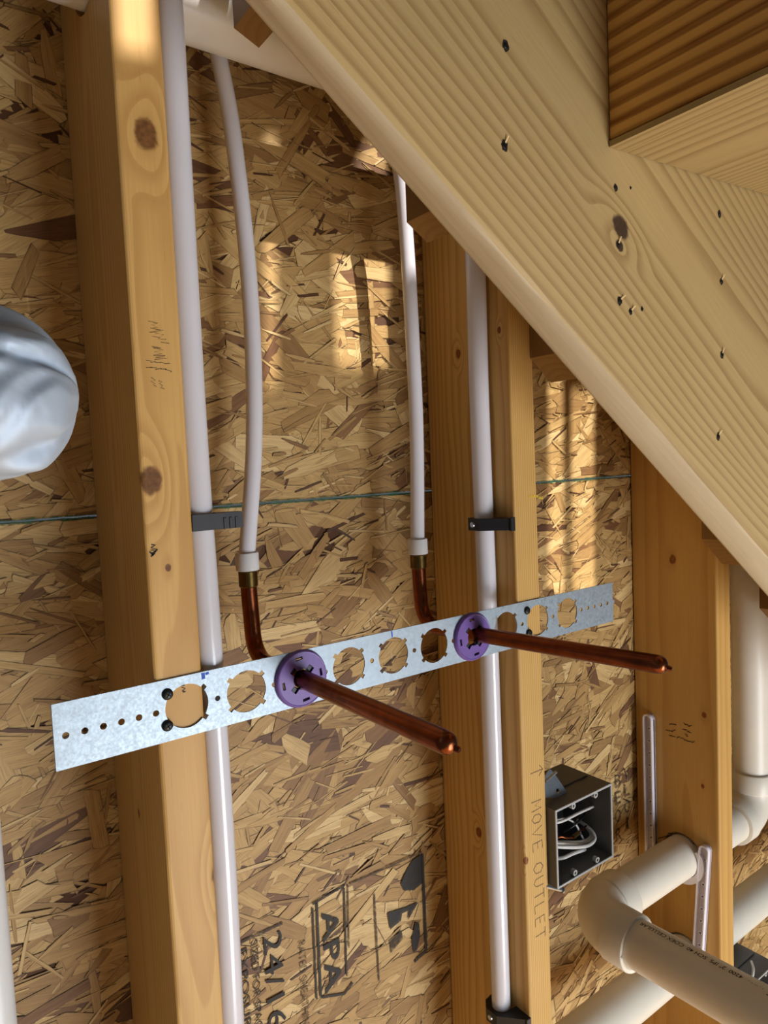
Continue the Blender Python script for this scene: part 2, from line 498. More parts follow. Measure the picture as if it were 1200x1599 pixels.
bm = plate_bm(outer, holes, 12.0, lambda u, v, w: Vector((u, WY - w, v)))
M_SUNMASK = plain('plain_sun_mask_board', (196, 170, 130), 0.8)
structure(link('sun_mask_panel', bm_mesh(bm), M_SUNMASK))

# ------------------------------------------------------------------ wall studs
def cut(o, cutters):
    """cutters: list of (centre mm world, radius, axis 'X', half length)"""
    for c, rad, hl in cutters:
        bm = bmesh.new()
        tube_into(bm, [Vector(c) - Vector((hl, 0, 0)), Vector(c) + Vector((hl, 0, 0))], rad, 48)
        bmesh.ops.recalc_face_normals(bm, faces=bm.faces)
        me = bpy.data.meshes.new('cutter'); bm.to_mesh(me); bm.free()
        me.transform(Matrix.Scale(MM, 4))
        co = bpy.data.objects.new('cutter', me); COL.objects.link(co)
        md = o.modifiers.new('hole', 'BOOLEAN'); md.operation = 'DIFFERENCE'; md.solver = 'EXACT'; md.object = co
        bpy.context.view_layer.update()
        dg = bpy.context.evaluated_depsgraph_get()
        nm = bpy.data.meshes.new_from_object(o.evaluated_get(dg))
        o.modifiers.clear(); o.data = nm
        bpy.data.objects.remove(co)
TOPPIPE = (0, -80.0, 581.0)
AZ, AY = -445.0, -80.0
CZ, CY = -609.0, -80.0
def stud(x, mat):
    bm = bmesh.new(); bmesh.ops.create_cube(bm, size=1.0)
    for v in bm.verts:
        v.co = Vector((x if v.co.x < 0 else x + 38, -D if v.co.y < 0 else 0.0, FLOOR if v.co.z < 0 else TOP))
    long_e = [e_ for e_ in bm.edges if abs(e_.verts[0].co.z - e_.verts[1].co.z) > 100]
    bmesh.ops.bevel(bm, geom=long_e, offset=3.0, segments=3, affect='EDGES', profile=0.5)
    return link('wall_stud', bm_mesh(bm), mat, origin=(x + 19, -D / 2, FLOOR), smooth=False)
def loc(p, x):            # world mm -> object coordinates (m) of the stud at x
    return ((p[0] - x - 19) * MM, (p[1] + D / 2) * MM, (p[2] - FLOOR) * MM)
k1 = [bY(228, 211, -D), bY(236, 752, -D), bY(263, 887, -D), bY(347, 1365, -D), bX(150, 750, S1)]
M_S1 = wood('first_stud_pine', (214, 172, 104), (160, 106, 46), pith=(0.004, 0.0, 0), spacing=5.5, seed=1.3, wob=8, streak=0.42,
            knots=[(loc(k1[0], S1), 9.5), (loc(k1[1], S1), 9.0), (loc(k1[2], S1), 2.6), (loc(k1[3], S1), 9.5), (loc(bX(217, 1270, S1), S1), 3.0)],
            knotcol=(100, 68, 38), lat=(0.25, 0.8, 0.95), tone=0.2)
k2 = [bX(716, 553, S2), bX(748, 1300, S2), bX(780, 516, S2)]
M_S2 = wood('second_stud_spruce', (216, 176, 106), (170, 118, 52), pith=(0.14, -0.02, 0), spacing=2.9, seed=4.7, wob=3.0, streak=0.6,
            knots=[(loc(k2[0], S2), 4.5), (loc(k2[1], S2), 5.5), (loc(k2[2], S2), 3.0), (loc(bY(822, 1345, -D), S2), 4.0)], knotcol=(110, 62, 24))
k3 = [bX(1051, 874, S3), bX(1100, 1117, S3), bX(1098, 1228, S3)]
M_S3 = wood('third_stud_pine', (210, 166, 94), (166, 112, 50), pith=(0.06, -0.02, 0), spacing=13, seed=8.2, wob=5, streak=0.42,
            knots=[(loc(k3[0], S3), 6), (loc(k3[1], S3), 4), (loc(k3[2], S3), 3)], knotcol=(112, 66, 26))
st1 = stud(S1, M_S1); cut(st1, [((S1 + 19, TOPPIPE[1], TOPPIPE[2]), 34, 40)])
tag(st1, 'wide honey pine stud left of the bracket, round knots and pencil scribble on its face', 'wall stud', 'upright wall studs')
st2 = stud(S2, M_S2)
tag(st2, 'middle pine stud with MOVE OUTLET pencilled on its edge and a tube clamped alongside', 'wall stud', 'upright wall studs')
st3 = stud(S3, M_S3); cut(st3, [((S3 + 19, AY, AZ), 34, 40), ((S3 + 19, CY, CZ), 34, 40)])
tag(st3, 'pine stud at right drilled for the cream drain pipes, two white hangers on its side', 'wall stud', 'upright wall studs')

# ------------------------------------------------------------------ stair: stringer, spacers, riser, tread
YF, YB = -315.0, -277.0
bo0, bo1 = bY(375, 0, YB), bY(1197, 933, YB)
fo0, fo1 = bY(446, 0, YF), bY(1200, 867, YF)
def lz(a, b, x): return a.z + (b.z - a.z) * (x - a.x) / (b.x - a.x)
XL, XR = -40.0, 1250.0
VH = 392.0
LEVEL = 606.0        # unseen upper end cut level, shaped to let the sun patches through
def stringer_mesh():
    bm = bmesh.new(); n = 40; rows = []
    for i in range(n + 1):
        x = XL + (XR - XL) * i / n
        zb = lz(bo0, bo1, x); zf = lz(fo0, fo1, x) 
        wv = 1.6 * math.sin(x * 0.021) + 1.2 * math.sin(x * 0.051 + 1)      # wane along the lower arris
        top = min(lz(bo0, bo1, x) + VH, LEVEL)
        ring = [(x, YB + 0, zb + 5), (x, YB - 2.0, zb + 1.2), (x, YB - 5, zb), (x, (YF + YB) / 2 - 1 + wv, (zb + zf) / 2 - 0.4), (x, YF + 7 + wv, zf - 1.0 + 0.4 * wv),
                (x, YF + 2.2, zf + 1.0 + 0.6 * wv), (x, YF, zf + 6.5 + wv), (x, YF, top - 5), (x, YF + 2, top - 1), (x, YF + 5, top), (x, YB - 5, top), (x, YB - 2, top - 1), (x, YB, top - 5)]
        rows.append([bm.verts.new(p) for p in ring])
    m_ = len(rows[0])
    for i in range(n):
        for k in range(m_):
            f_ = bm.faces.new((rows[i][k], rows[i][(k + 1) % m_], rows[i + 1][(k + 1) % m_], rows[i + 1][k]))
            if k in (0, 1, 2, 3, 4): f_.material_index = 1        # the smooth, paler greyish lower edge of the board
    bm.faces.new(rows[0]); bm.faces.new(rows[-1])
    return bm_mesh(bm)
slope = (fo1 - fo0).normalized(); slope.y = 0; slope.normalize()
SO = Vector((600, -296, 0))
def sloc(px, py): 
    p = bY(px, py, YF); return tuple((p - SO) * MM)
up_n = Vector((-slope.z, 0, slope.x))
pith_w = bY(720, 60, YF) + Vector((0, 62, 0)) + up_n * 60
M_STR = wood('stringer_pine', (196, 170, 118), (142, 112, 66), axis=tuple(slope), pith=tuple((pith_w - SO) * MM), spacing=8.5, seed=2.2, wob=5, streak=0.7,
             knots=[(sloc(970, 355), 9.5), (sloc(968, 384), 4.5)], knotcol=(58, 44, 34), lat=(0.45, 0.86, 0.96), tone=0.10)
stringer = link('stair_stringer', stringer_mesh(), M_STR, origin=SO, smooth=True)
stringer.data.materials.append(wood('stringer_pale_edge', (214, 202, 174), (176, 160, 128), axis=tuple(slope), pith=tuple((pith_w - SO) * MM), spacing=14, seed=2.9, wob=2, streak=0.35, tone=0.06))
tag(stringer, 'broad pale pine stair board slanting down across the upper right, dotted with screw holes', 'stair board')
def screw_hole(px, py, r, chip=True):
    c = bY(px, py, YF)
    bm = bmesh.new(); vs = []
    for k in range(14):
        a = 2 * math.pi * k / 14; rr = r * random.uniform(0.8, 1.15)
        vs.append(bm.verts.new((c.x + rr * math.cos(a) * 0.9, YF - 0.25, c.z + rr * 1.15 * math.sin(a))))
    bm.faces.new(vs)
    o = link('screw_hole', bm_mesh(bm), M_DARK, stringer)
    bm = bmesh.new()
    tube_into(bm, [(c.x, YF - 0.3, c.z), (c.x, YF - 0.9, c.z)], [r * 0.62, r * 0.5], 16)
    link('screw_head', bm_mesh(bm), M_SCREWBLK, o, smooth=True)
    if chip:
        bm = bmesh.new()
        a = random.uniform(0.6, 1.4)
        u = Vector((math.cos(a), 0, math.sin(a))); w = Vector((-u.z, 0, u.x))
        p0 = Vector((c.x, YF - 0.5, c.z)) + u * r * 0.6
        vs = [bm.verts.new(p) for p in (p0 - w * 0.7, p0 + w * 0.9, p0 + u * 5 + w * 0.7 + Vector((0, -1.5, 0)), p0 + u * 5.5 - w * 0.2 + Vector((0, -1.5, 0)))]
        bm.faces.new(vs)
        link('wood_splinter', bm_mesh(bm), M_CHIP, o)
M_CHIP = plain('pale_splinter', (226, 200, 146), 0.7)
for px, py, r, ch in [(790, 72, 3.6, 0), (788, 228, 3.6, 1), (962, 294, 3.0, 0), (985, 294, 1.3, 0), (968, 470, 3.4, 1), (985, 487, 2.6, 1), (1003, 483, 1.8, 0),
                      (1124, 335, 3.2, 0), (1127, 440, 3.0, 1), (1128, 555, 3.4, 1), (1122, 682, 3.6, 1), (966, 383, 2.6, 1)]:
    screw_hole(px, py, r, ch)

M_BLOCK = wood('spacer_block_pine', (146, 112, 64), (116, 80, 38), axis=(0, 0, 1), pith=(0.05, 0.05, 0), spacing=9, seed=6.0, streak=0.4)
blocks = [
    (bY(365, 45, -140), bY(404, 76, -140), 'pine spacer block tucked behind the stair board beside the white drain pipe at the top'),
    (bY(635, 348, -140), bY(667, 380, -140), 'pine spacer block under the stair board beside the top of the thin cold tube'),
    (bY(828, 560, -140), bY(860, 598, -140), 'pine spacer block under the stair board just right of the middle stud'),
    (bY(1096, 842, -140), bY(1128, 881, -140), 'pine spacer block under the stair board in front of the right stud'),
    (bY(1186, 950, -140), bY(1214, 982, -140), 'pine spacer block under the stair board before the upright drain pipe'),
]
for a, b, lab in blocks:
    x0, x1 = a.x, b.x; z0, z1 = a.z, b.z
    ht = 95
    bm = bmesh.new()
    prof = [(x0, z0), (x1, z1), (x1, z0 + ht), (x0, z0 + ht)]
    f1 = [bm.verts.new((x, -140.6, z)) for x, z in prof]; f2 = [bm.verts.new((x, YB - 0.2, z)) for x, z in prof]
    bm.faces.new(f1); bm.faces.new(f2[::-1])
    for i in range(4): bm.faces.new((f1[i], f1[(i + 1) % 4], f2[(i + 1) % 4], f2[i]))
    o = link('spacer_block', bm_mesh(bm), M_BLOCK)
    tag(o, lab, 'wood block', 'spacer blocks behind the stair board')

cn = bY(950, 230, YF)              # the inner corner where riser, tread and stringer meet
YT = -985.0
cn2 = bY(1200, 305, YF); TSL = (cn2.z - cn.z) / (cn2.x - cn.x)
bm = box_bm((cn.x + 1.5, YT, cn.z + 5.5), (cn.x + 20, YF - 0.6, cn.z + 188), 0.8, 1)
M_RISER = wood('amber_riser_pine', (232, 182, 100), (140, 84, 24), axis=(0, 1, 0), pith=(0.03, 0, 0.24), spacing=13, seed=3.1, wob=2, streak=1.0,
               lat=(0.35, 0.6, 0.9), tone=0.1)
ris = link('stair_riser', bm_mesh(bm), M_RISER)
tag(ris, 'amber striped upright stair riser meeting the slanting board at the upper right', 'stair riser')
bm = box_bm((cn.x + 21, YT, cn.z), (cn.x + 320, YF - 0.6, cn.z + 26), 0.4, 1)
add_box(bm, (cn.x + 0.8, YT, cn.z + 0.3), (cn.x + 22, YF - 0.6, cn.z + 5))
for v in bm.verts:                  # the tread rises slightly to its nosing, as seen
    v.co.z += (v.co.x - cn.x) * TSL - 0.5
M_TREAD = wood('pale_tread_pine', (178, 154, 106), (124, 98, 56), axis=(0, 1, 0), pith=(-0.06, 0, 0.06), spacing=8, seed=5.5, wob=3, streak=0.7)
tr = link('stair_tread', bm_mesh(bm), M_TREAD)
tag(tr, 'pale underside of the stair tread just below the amber riser', 'stair tread')
# the bottom lip of the riser board that carries the tread
# ------------------------------------------------------------------ stub-out bracket, flanges, screws
HOLE = 50.8
BH = 24.2
def brkt(u, v, w): return Vector((u, -D - 0.4 - w, v))
bh = []
for i in range(10):
    bh.append(notched(HOLE * i, 0, 17.4, 20.6, 4.0, [math.radians(a) for a in (40, 140, 220, 320)], 56))
for i in range(9): bh.append(circle(HOLE * i + HOLE / 2, 0, 2.3, 14))
for k in range(6): bh.append(circle(-24.5 - 12.9 * k, 0.0, 2.5, 14))
for k in range(6): bh.append(circle(HOLE * 9 + 25 + 12.5 * k, 0.0, 2.4, 14))
outl = [(-96.5, -BH), (543, -BH), (543, BH), (-96.5, BH)]
bm = plate_bm(outl, bh, 1.3, brkt)
brk = link('stub_out_bracket', bm_mesh(bm), M_GALV, origin=(223, -D - 1, -BH))
tag(brk, 'long galvanised steel bracket with a row of notched round holes, screwed across two studs', 'pipe bracket')
# folded end lips
for xe, nm in ((-96.5, 0), (543, 1)):
    bm = box_bm((xe - 0.7, -D - 1.75, -BH), (xe + 0.7, -D - 0.5, BH), 0.3, 1)
    link('end_lip', bm_mesh(bm), M_GALV, brk)
def mark(px_pts, w, y=-D - 1.75, mat=M_MARKER, parent=brk, name='marker_mark'):
    pts = [bY(px, py, y) for px, py in px_pts]
    bm = bmesh.new()
    ribbon(bm, [(p.x, p.z) for p in pts], w, lambda u, v: Vector((u, y, v)))
    return link(name, bm_mesh(bm), mat, parent)
def ribbon(bm, pts, w, f):
    P = [Vector((p[0], p[1])) for p in pts]
    L = []; R_ = []
    for i, p in enumerate(P):
        t = (P[min(i + 1, len(P) - 1)] - P[max(i - 1, 0)])
        if t.length < 1e-9: t = Vector((1, 0))
        t.normalize(); nn = Vector((-t.y, t.x)) * w / 2
        L.append(bm.verts.new(f(*(p + nn)))); R_.append(bm.verts.new(f(*(p - nn))))
    for i in range(len(P) - 1): bm.faces.new((L[i], L[i + 1], R_[i + 1], R_[i]))
mark([(317, 1051), (318, 1061)], 3.0)['label'] = 'blue marker dash'
mark([(323, 1050), (324, 1054)], 3.0)
mark([(612, 986), (613, 995)], 1.6)['label'] = 'blue marker tick'

def flange(cx, lab):
    ho = [notched(0, 0, 9.0, 14.0, 6.2, [math.radians(a) for a in (45, 135, 225, 315)], 40)]
    for a in (0, 90, 180, 270):
        a_ = math.radians(a + 8); t = Vector((math.cos(a_), math.sin(a_))); s = Vector((-t.y, t.x))
        c = t * 18.6
        ho.append([tuple(c + t * q[0] + s * q[1]) for q in ((-1.3, -3.4), (1.3, -3.4), (1.3, 3.4), (-1.3, 3.4))])
    y0 = -D - 1.8
    bm = plate_bm(circle(0, 0, 24.0, 72), ho, 2.2, lambda u, v, w: Vector((cx + u, y0 - 1.8 - w, v)))
    fl = link('flange_plate', bm_mesh(bm), M_PURPLE, origin=(cx, y0, 0))
    fl.name = 'pipe_flange'
    bm = bmesh.new()            # stepped outer rim
    prof = [(25.3, 0), (25.3, 1.6), (24.6, 3.2), (23.6, 4.3), (23.0, 4.3), (22.4, 3.9), (22.4, 0.0)]
    n = 72; rings = []
    for r_, h in prof: rings.append([bm.verts.new((cx + r_ * math.cos(2 * math.pi * k / n), y0 - h, r_ * math.sin(2 * math.pi * k / n))) for k in range(n)])
    for i in range(len(prof)):
        A, B = rings[i], rings[(i + 1) % len(prof)]
        for k in range(n): bm.faces.new((A[k], A[(k + 1) % n], B[(k + 1) % n], B[k]))
    link('rim', bm_mesh(bm), M_PURPLE, fl, smooth=True)
    bm = plate_bm(circle(0, 0, 16.2, 40), [circle(0, 0, 8.6, 30)], 1.2, lambda u, v, w: Vector((cx + u, y0 + 0.6 + w, v)))  # added black ring stands in for the shade inside the flange openings
    link('hollow_shade', bm_mesh(bm), M_BLACK, fl)['label'] = 'black ring painting the shade in the flange hollow'
    # gripping tabs in the notches
    for a in (45, 135, 225, 315):
        a_ = math.radians(a); bm = box_bm((-2.2, -0.8, -2.0), (2.2, 0.8, 2.0), 0.3, 1)
        bmesh.ops.rotate(bm, verts=bm.verts, cent=(0, 0, 0), matrix=Matrix.Rotation(-a_, 3, 'Y'))
        bmesh.ops.translate(bm, verts=bm.verts, vec=(cx + 11.4 * math.cos(a_), y0 - 1.6, 11.4 * math.sin(a_)))
        link('grip_tab', bm_mesh(bm), M_BLACK, fl)
    tag(fl, lab, 'pipe flange', 'purple flanges on the bracket'); return fl
flange(2 * HOLE, 'round purple plastic flange holding the left copper stub in the bracket')
flange(6 * HOLE, 'round purple plastic flange holding the right copper stub, before the middle stud')

def screw(px, py, lab):
    c = bY(px, py, -D - 2.5); bm = bmesh.new()
    prof = [(0.01, 2.6), (2.2, 2.55), (3.5, 2.1), (4.3, 1.1), (4.4, 0.4), (4.2, 0.0), (1.6, -0.4), (1.6, -24)]
    tube_into(bm, [(c.x, -D - 1.75 - h, c.z) for r_, h in prof], [r_ for r_, h in prof], 24)
    o = link('screw', bm_mesh(bm), M_SCREWBLK, origin=(c.x, -D - 1.75, c.z), smooth=True)
    bm = bmesh.new(); a = random.uniform(0, 1.5)
    for k in range(2):
        d = Vector((math.cos(a + k * math.pi / 2), math.sin(a + k * math.pi / 2)))
        ribbon(bm, [tuple(-d * 2.3), tuple(d * 2.3)], 0.9, lambda u, v: Vector((c.x + u, -D - 1.75 - 2.75, c.z + v)))
    link('cross_recess', bm_mesh(bm), M_DARK, o)
    tag(o, lab, 'screw', 'black screws in the bracket')
screw(262, 1085, 'black screw at the upper left rim of the bracket hole over the left stud')
screw(262, 1134, 'black screw at the lower left rim of the bracket hole over the left stud')
screw(824, 954, 'black screw at the upper rim of the bracket hole over the middle stud')
screw(827, 989, 'black screw at the lower rim of the bracket hole over the middle stud')

# ------------------------------------------------------------------ copper stub-outs and plastic water tubes
def copper(cx, ytop, ztop, tip, lab):
    rb = 26.0
    path = [Vector((cx - 1.5, ytop, ztop)), Vector((cx - 1, ytop, ztop - 20))]
    c = Vector((cx, ytop - rb, rb))
    for k in range(0, 13):
        a = math.pi / 2 * k / 12
        path.append(Vector((cx, c.y + rb * math.cos(a), c.z - rb * math.sin(a))))
    tip = Vector(tip)
    p0 = path[-1]; dirv = (tip - p0); L = dirv.length; dirv.normalize()
    rad = [7.95] * len(path)
    for s in (0.5, ):
        path.append(p0 + dirv * (L * s)); rad.append(7.95)
    for back, r_ in ((9, 7.95), (5.5, 7.7), (3.2, 6.9), (1.6, 5.6), (0.6, 4.0), (0.0, 2.2)):
        path.append(tip - dirv * back); rad.append(r_)
    o = tube('copper_stub_out', path, rad, M_COPPER, origin=(cx, ytop, 0), seg=32)
    tube('pinched_nib', [tip - dirv * 1.0 + Vector((2.6, 0, -2.6)), tip + dirv * 2.4 + Vector((3.4, 0, -3.4))], [2.6, 1.9], M_COPPER, o, seg=12)
    pipe_profile('fitting_collar', [(Vector((cx - 1.5, ytop, ztop - 2)), 8.2), (Vector((cx - 1.5, ytop, ztop - 1)), 9.2), (Vector((cx - 1.5, ytop, ztop + 13)), 9.2), (Vector((cx - 1.5, ytop, ztop + 13.5)), 8.4)], M_BRASS, o, seg=32)['label'] = 'brass collar'
    tag(o, lab, 'copper pipe', 'copper stub-outs'); return o
YH, YC = -50.0, -60.0
hot_tip = bY(708, 1165, -338)
cold_tip = bY(1042, 1040, -345)
copper(2 * HOLE, YH, 72, hot_tip, 'left copper stub pipe, bending behind the bracket and out through the left purple flange')
copper(6 * HOLE, YC, 66, cold_tip, 'right copper stub pipe pointing out across the middle stud from the right purple flange')

def drop(pts, y_of, r, ring_z, cx, yb, lab):
    path = []
    for px, py in pts:
        p = bY(px, py, y_of(py)); path.append(p)
    path.append(Vector((cx - 1.5, yb, ring_z + 6))); path.append(Vector((cx - 1.5, yb, ring_z - 6)))
    o = tube('water_tube', smooth_path(path, 6), r, M_PEX, origin=(cx, yb, ring_z))
    c = Vector((cx - 1.5, yb, 0))
    pipe_profile('expansion_ring', [(c + Vector((0, 0, ring_z - 8)), 9.6), (c + Vector((0, 0, ring_z - 7.4)), 11.2), (c + Vector((0, 0, ring_z + 8.4)), 11.2), (c + Vector((0, 0, ring_z + 9.4)), 10.6), (c + Vector((0, 0, ring_z + 9.4)), 8.2)], M_RING, o, seg=36)['label'] = 'white plastic ring'
    tag(o, lab, 'water tube', 'milky plastic water tubes'); return o
drop([(330, 20), (342, 90), (361, 190), (381, 350), (392, 480), (397, 600), (396, 720)], lambda py: -34 - 16 * min(1, max(0, (py - 90) / 500)), 8.0, 94, 2 * HOLE, YH,
     'curved milky tube coming down into the left copper stub, between the left and middle studs')
drop([(612, 200), (627, 283), (637, 400), (645, 540), (651, 680)], lambda py: YC, 7.95, 88, 6 * HOLE, YC,
     'straight thin milky tube coming down into the right copper stub beside the middle stud')
# risers fastened to the stud sides
p = [bY(254, -60, -125), bY(263, 0, -125), bY(289, 500, -125), bY(303, 760, -125), bY(322, 950, -125), bY(348, 1350, -125), bY(361, 1599, -125), bY(366, 1720, -125)]
p = [Vector((max(q.x, S1 + 38 + 11.2), q.y, q.z)) for q in p]
riser1 = tube('water_tube', smooth_path(p, 5), 11.0, M_PEX, seg=36)
tag(riser1, 'thick milky tube running the full height along the right side of the left stud', 'water tube', 'milky plastic water tubes')
YS2 = -106.0
p = [bY(738, 250, YS2), bY(745, 420, YS2), bY(748, 600, YS2), bY(754, 760, YS2), bY(762, 930, YS2), bY(782, 1300, YS2), bY(791, 1550, YS2), bY(797, 1720, YS2)]
p = [Vector((min(q.x, S2 - 12.0), q.y, q.z)) for q in p]
riser2 = tube('water_tube', smooth_path(p, 5), 11.0, M_PEX, seg=36)
tag(riser2, 'thick milky tube clamped upright along the left side of the middle stud', 'water tube', 'milky plastic water tubes')

def clamp(cx, cy, z, stud_x, side, lab, mat, h=13.0):
    """half clamp around an upright tube, feet against the stud face at stud_x; side=+1: stud lies at +X of the tube"""
    s = side; g = stud_x - s * 0.3
    n = 14
    inner = []
    for k in range(n + 1):
        a = math.radians(-100 + 200 * k / n)
        inner.append((cx - s * 11.6 * math.cos(a), cy + 11.6 * math.sin(a)))
    loop = [(g, cy - 33), (g - s * 7, cy - 33), (cx - s * 17, cy - 9), (cx - s * 17, cy + 8), (cx - s * 9, cy + 17), (g - s * 5, cy + 20), (g, cy + 20),
            (g, cy + 12.5)] + inner[::-1] + [(g, cy - 12.5)]
    # drop duplicates
    bm = plate_bm(loop, [], h, lambda u, v, w: Vector((u, v, z - h / 2 + w)))
    o = link('tube_clamp', bm_mesh(bm), mat)
    bm = bmesh.new(); tube_into(bm, [(cx - s * 16.8, cy + 1, z), (cx - s * 18.6, cy + 1, z)], [3.4, 2.8], 16)
    link('nail_head', bm_mesh(bm), M_STEEL, o, smooth=True)
    bm = box_bm((g - s * 3.5 - 3.5, cy - 36, z - h / 2 - 1), (g - s * 3.5 + 3.5, cy - 33.2, z + h / 2 + 1), 0.5, 1)
    link('end_block', bm_mesh(bm), mat, o)
    tag(o, lab, 'tube clamp', 'black tube clamps'); return o
c2 = bY(757, 818, YS2); clamp(min(c2.x, S2 - 12), YS2, c2.z, S2, +1, 'black plastic clamp holding the thick tube to the middle stud above the bracket', M_BLACK)
c3 = bY(793, 1572, YS2); clamp(min(c3.x, S2 - 12), YS2, c3.z, S2, +1, 'black plastic clamp holding the thick tube to the middle stud near its foot', M_BLACK, 15)
c1 = bY(313, 815, -125)
# the clamp of the first tube: a plate across its front, feet behind
def clamp_front(cx, cy, z, lab):
    x0 = S1 + 38 + 0.3; h = 13
    yF = cy - 14.2
    n = 16
    inner = [(cx + 11.5 * math.cos(math.radians(a)), cy + 11.5 * math.sin(math.radians(a))) for a in np.linspace(-150, 120, n)]
    loop = [(x0, yF), (cx + 31, yF), (cx + 31, cy - 4), (cx + 24, cy - 2), (cx + 16, cy + 2), (cx + 12, cy + 12)] + [(cx - 4, cy + 16)] + [(x0, cy + 14)] + [(x0, cy + 11.4)] + inner[::-1] + [(x0, cy - 8)]
    bm = plate_bm(loop, [], h, lambda u, v, w: Vector((u, v, z - h / 2 + w)))
    o = link('tube_clamp', bm_mesh(bm), M_GREYCLAMP)
    for k in range(3):
        bm = box_bm((cx + 14 + 5 * k, yF - 0.8, z - h / 2), (cx + 16.5 + 5 * k, yF, z + h / 2 - 4), 0.2, 1)
        link('ridge', bm_mesh(bm), M_GREYCLAMP, o)
    tag(o, lab, 'tube clamp', 'black tube clamps'); return o
clamp_front(max(c1.x, S1 + 38 + 11.2), -125.0, c1.z, 'dark grey plastic clamp around the thick tube on the left stud')

# ------------------------------------------------------------------ drain pipes
def arc_path(c, u, v, R_, a0, a1, n=14):
    return [Vector(c) + Vector(u) * R_ * math.cos(a0 + (a1 - a0) * k / n) + Vector(v) * R_ * math.sin(a0 + (a1 - a0) * k / n) for k in range(n + 1)]
XB = 560.0
PR = 30.1
def zB(y): return AZ - 1.0 + (-(y) - 80) * 0.03
drain = empty('drain_pipe', (XB, AY, AZ))
tag(drain, 'cream printed drain pipe with elbow, leaving the right stud and coming towards the viewer', 'drain pipe')
XV = 1006.0
tube('branch_pipe', [(XB + 40, AY, AZ), (XV - 62, AY, AZ)], PR, M_PVC, drain, seg=48)
bend = 46.0
ec = (XB + bend, AY - bend, AZ)
pth = arc_path(ec, (0, 1, 0), (-1, 0, 0), bend, 0, math.pi / 2, 16)
tube('elbow', [pth[0] + Vector((6, 0, 0))] + pth + [pth[-1] + Vector((0, -6, 0))], 34.0, M_PVC, drain, seg=48)
pipe_profile('elbow_hub', [((XB + bend - 6, AY, AZ), 34.0), ((XB + bend - 4, AY, AZ), 36.2), ((XB + bend + 24, AY, AZ), 36.2), ((XB + bend + 26, AY, AZ), 35.2), ((XB + bend + 26, AY, AZ), PR)], M_PVC, drain)
yh = AY - bend
pipe_profile('elbow_hub', [((XB, yh + 6, AZ), 34.0), ((XB, yh + 4, AZ), 36.2), ((XB, yh - 27, AZ), 36.2), ((XB, yh - 28.5, AZ), 35.6), ((XB, yh - 28.5, AZ), PR + 1.2), ((XB, yh - 22, AZ), PR)], M_PVC, drain)
trap = tube('trap_arm', [(XB, yh - 20, zB(yh - 20)), (XB, -470, zB(-470))], PR, M_PVC, drain, seg=64)
# upright pipe beyond the right stud, with its elbow
e2c = (XV - bend, AY, AZ + bend)
pth = arc_path(e2c, (0, 0, -1), (1, 0, 0), bend, 0, math.pi / 2, 16)
tube('lower_elbow', [pth[0] - Vector((6, 0, 0))] + pth + [pth[-1] + Vector((0, 0, 6))], 34.0, M_PVC, drain, seg=48)
pipe_profile('elbow_hub', [((XV - bend + 6, AY, AZ), 34), ((XV - bend + 4, AY, AZ), 36.2), ((XV - bend - 22, AY, AZ), 36.2), ((XV - bend - 23, AY, AZ), 35), ((XV - bend - 23, AY, AZ), PR)], M_PVC, drain)
pipe_profile('elbow_hub', [((XV, AY, AZ + bend - 6), 34), ((XV, AY, AZ + bend - 4), 36.2), ((XV, AY, AZ + bend + 26), 36.2), ((XV, AY, AZ + bend + 27.5), 35), ((XV, AY, AZ + bend + 27.5), PR)], M_PVC, drain)
tube('upright_pipe', [(XV, AY, AZ + bend + 20), (XV, AY, 480)], PR, M_PVC, drain, seg=48)

low = empty('drain_pipe', (600, CY, CZ))
tag(low, 'lower cream drain pipe crossing behind the printed one and through the right stud', 'drain pipe')
tube('branch_pipe', [(430, CY, CZ), (1300, CY, CZ)], PR, M_PVC, low, seg=48)
pipe_profile('coupling', [((908, CY, CZ), PR), ((908, CY, CZ), 35.2), ((910, CY, CZ), 36.4), ((953, CY, CZ), 36.4), ((955, CY, CZ), 35.2), ((955, CY, CZ), PR)], M_PVC, low)

tp = tube('vent_pipe', [(-420, TOPPIPE[1], TOPPIPE[2]), (372, TOPPIPE[1], TOPPIPE[2])], PR, M_PVC2, seg=56)
tag(tp, 'thick white plastic pipe running level through the left stud at the very top', 'drain pipe')
lp = tube('white_pipe', [(-144, -100, FLOOR + 0.5), (-144, -100, -28), (-144, -100, -22), (-144, -100, -20)], [14.5, 14.5, 13, 10], M_PVC2, seg=40)
tag(lp, 'white plastic pipe standing upright at the lower left edge of the picture', 'drain pipe')

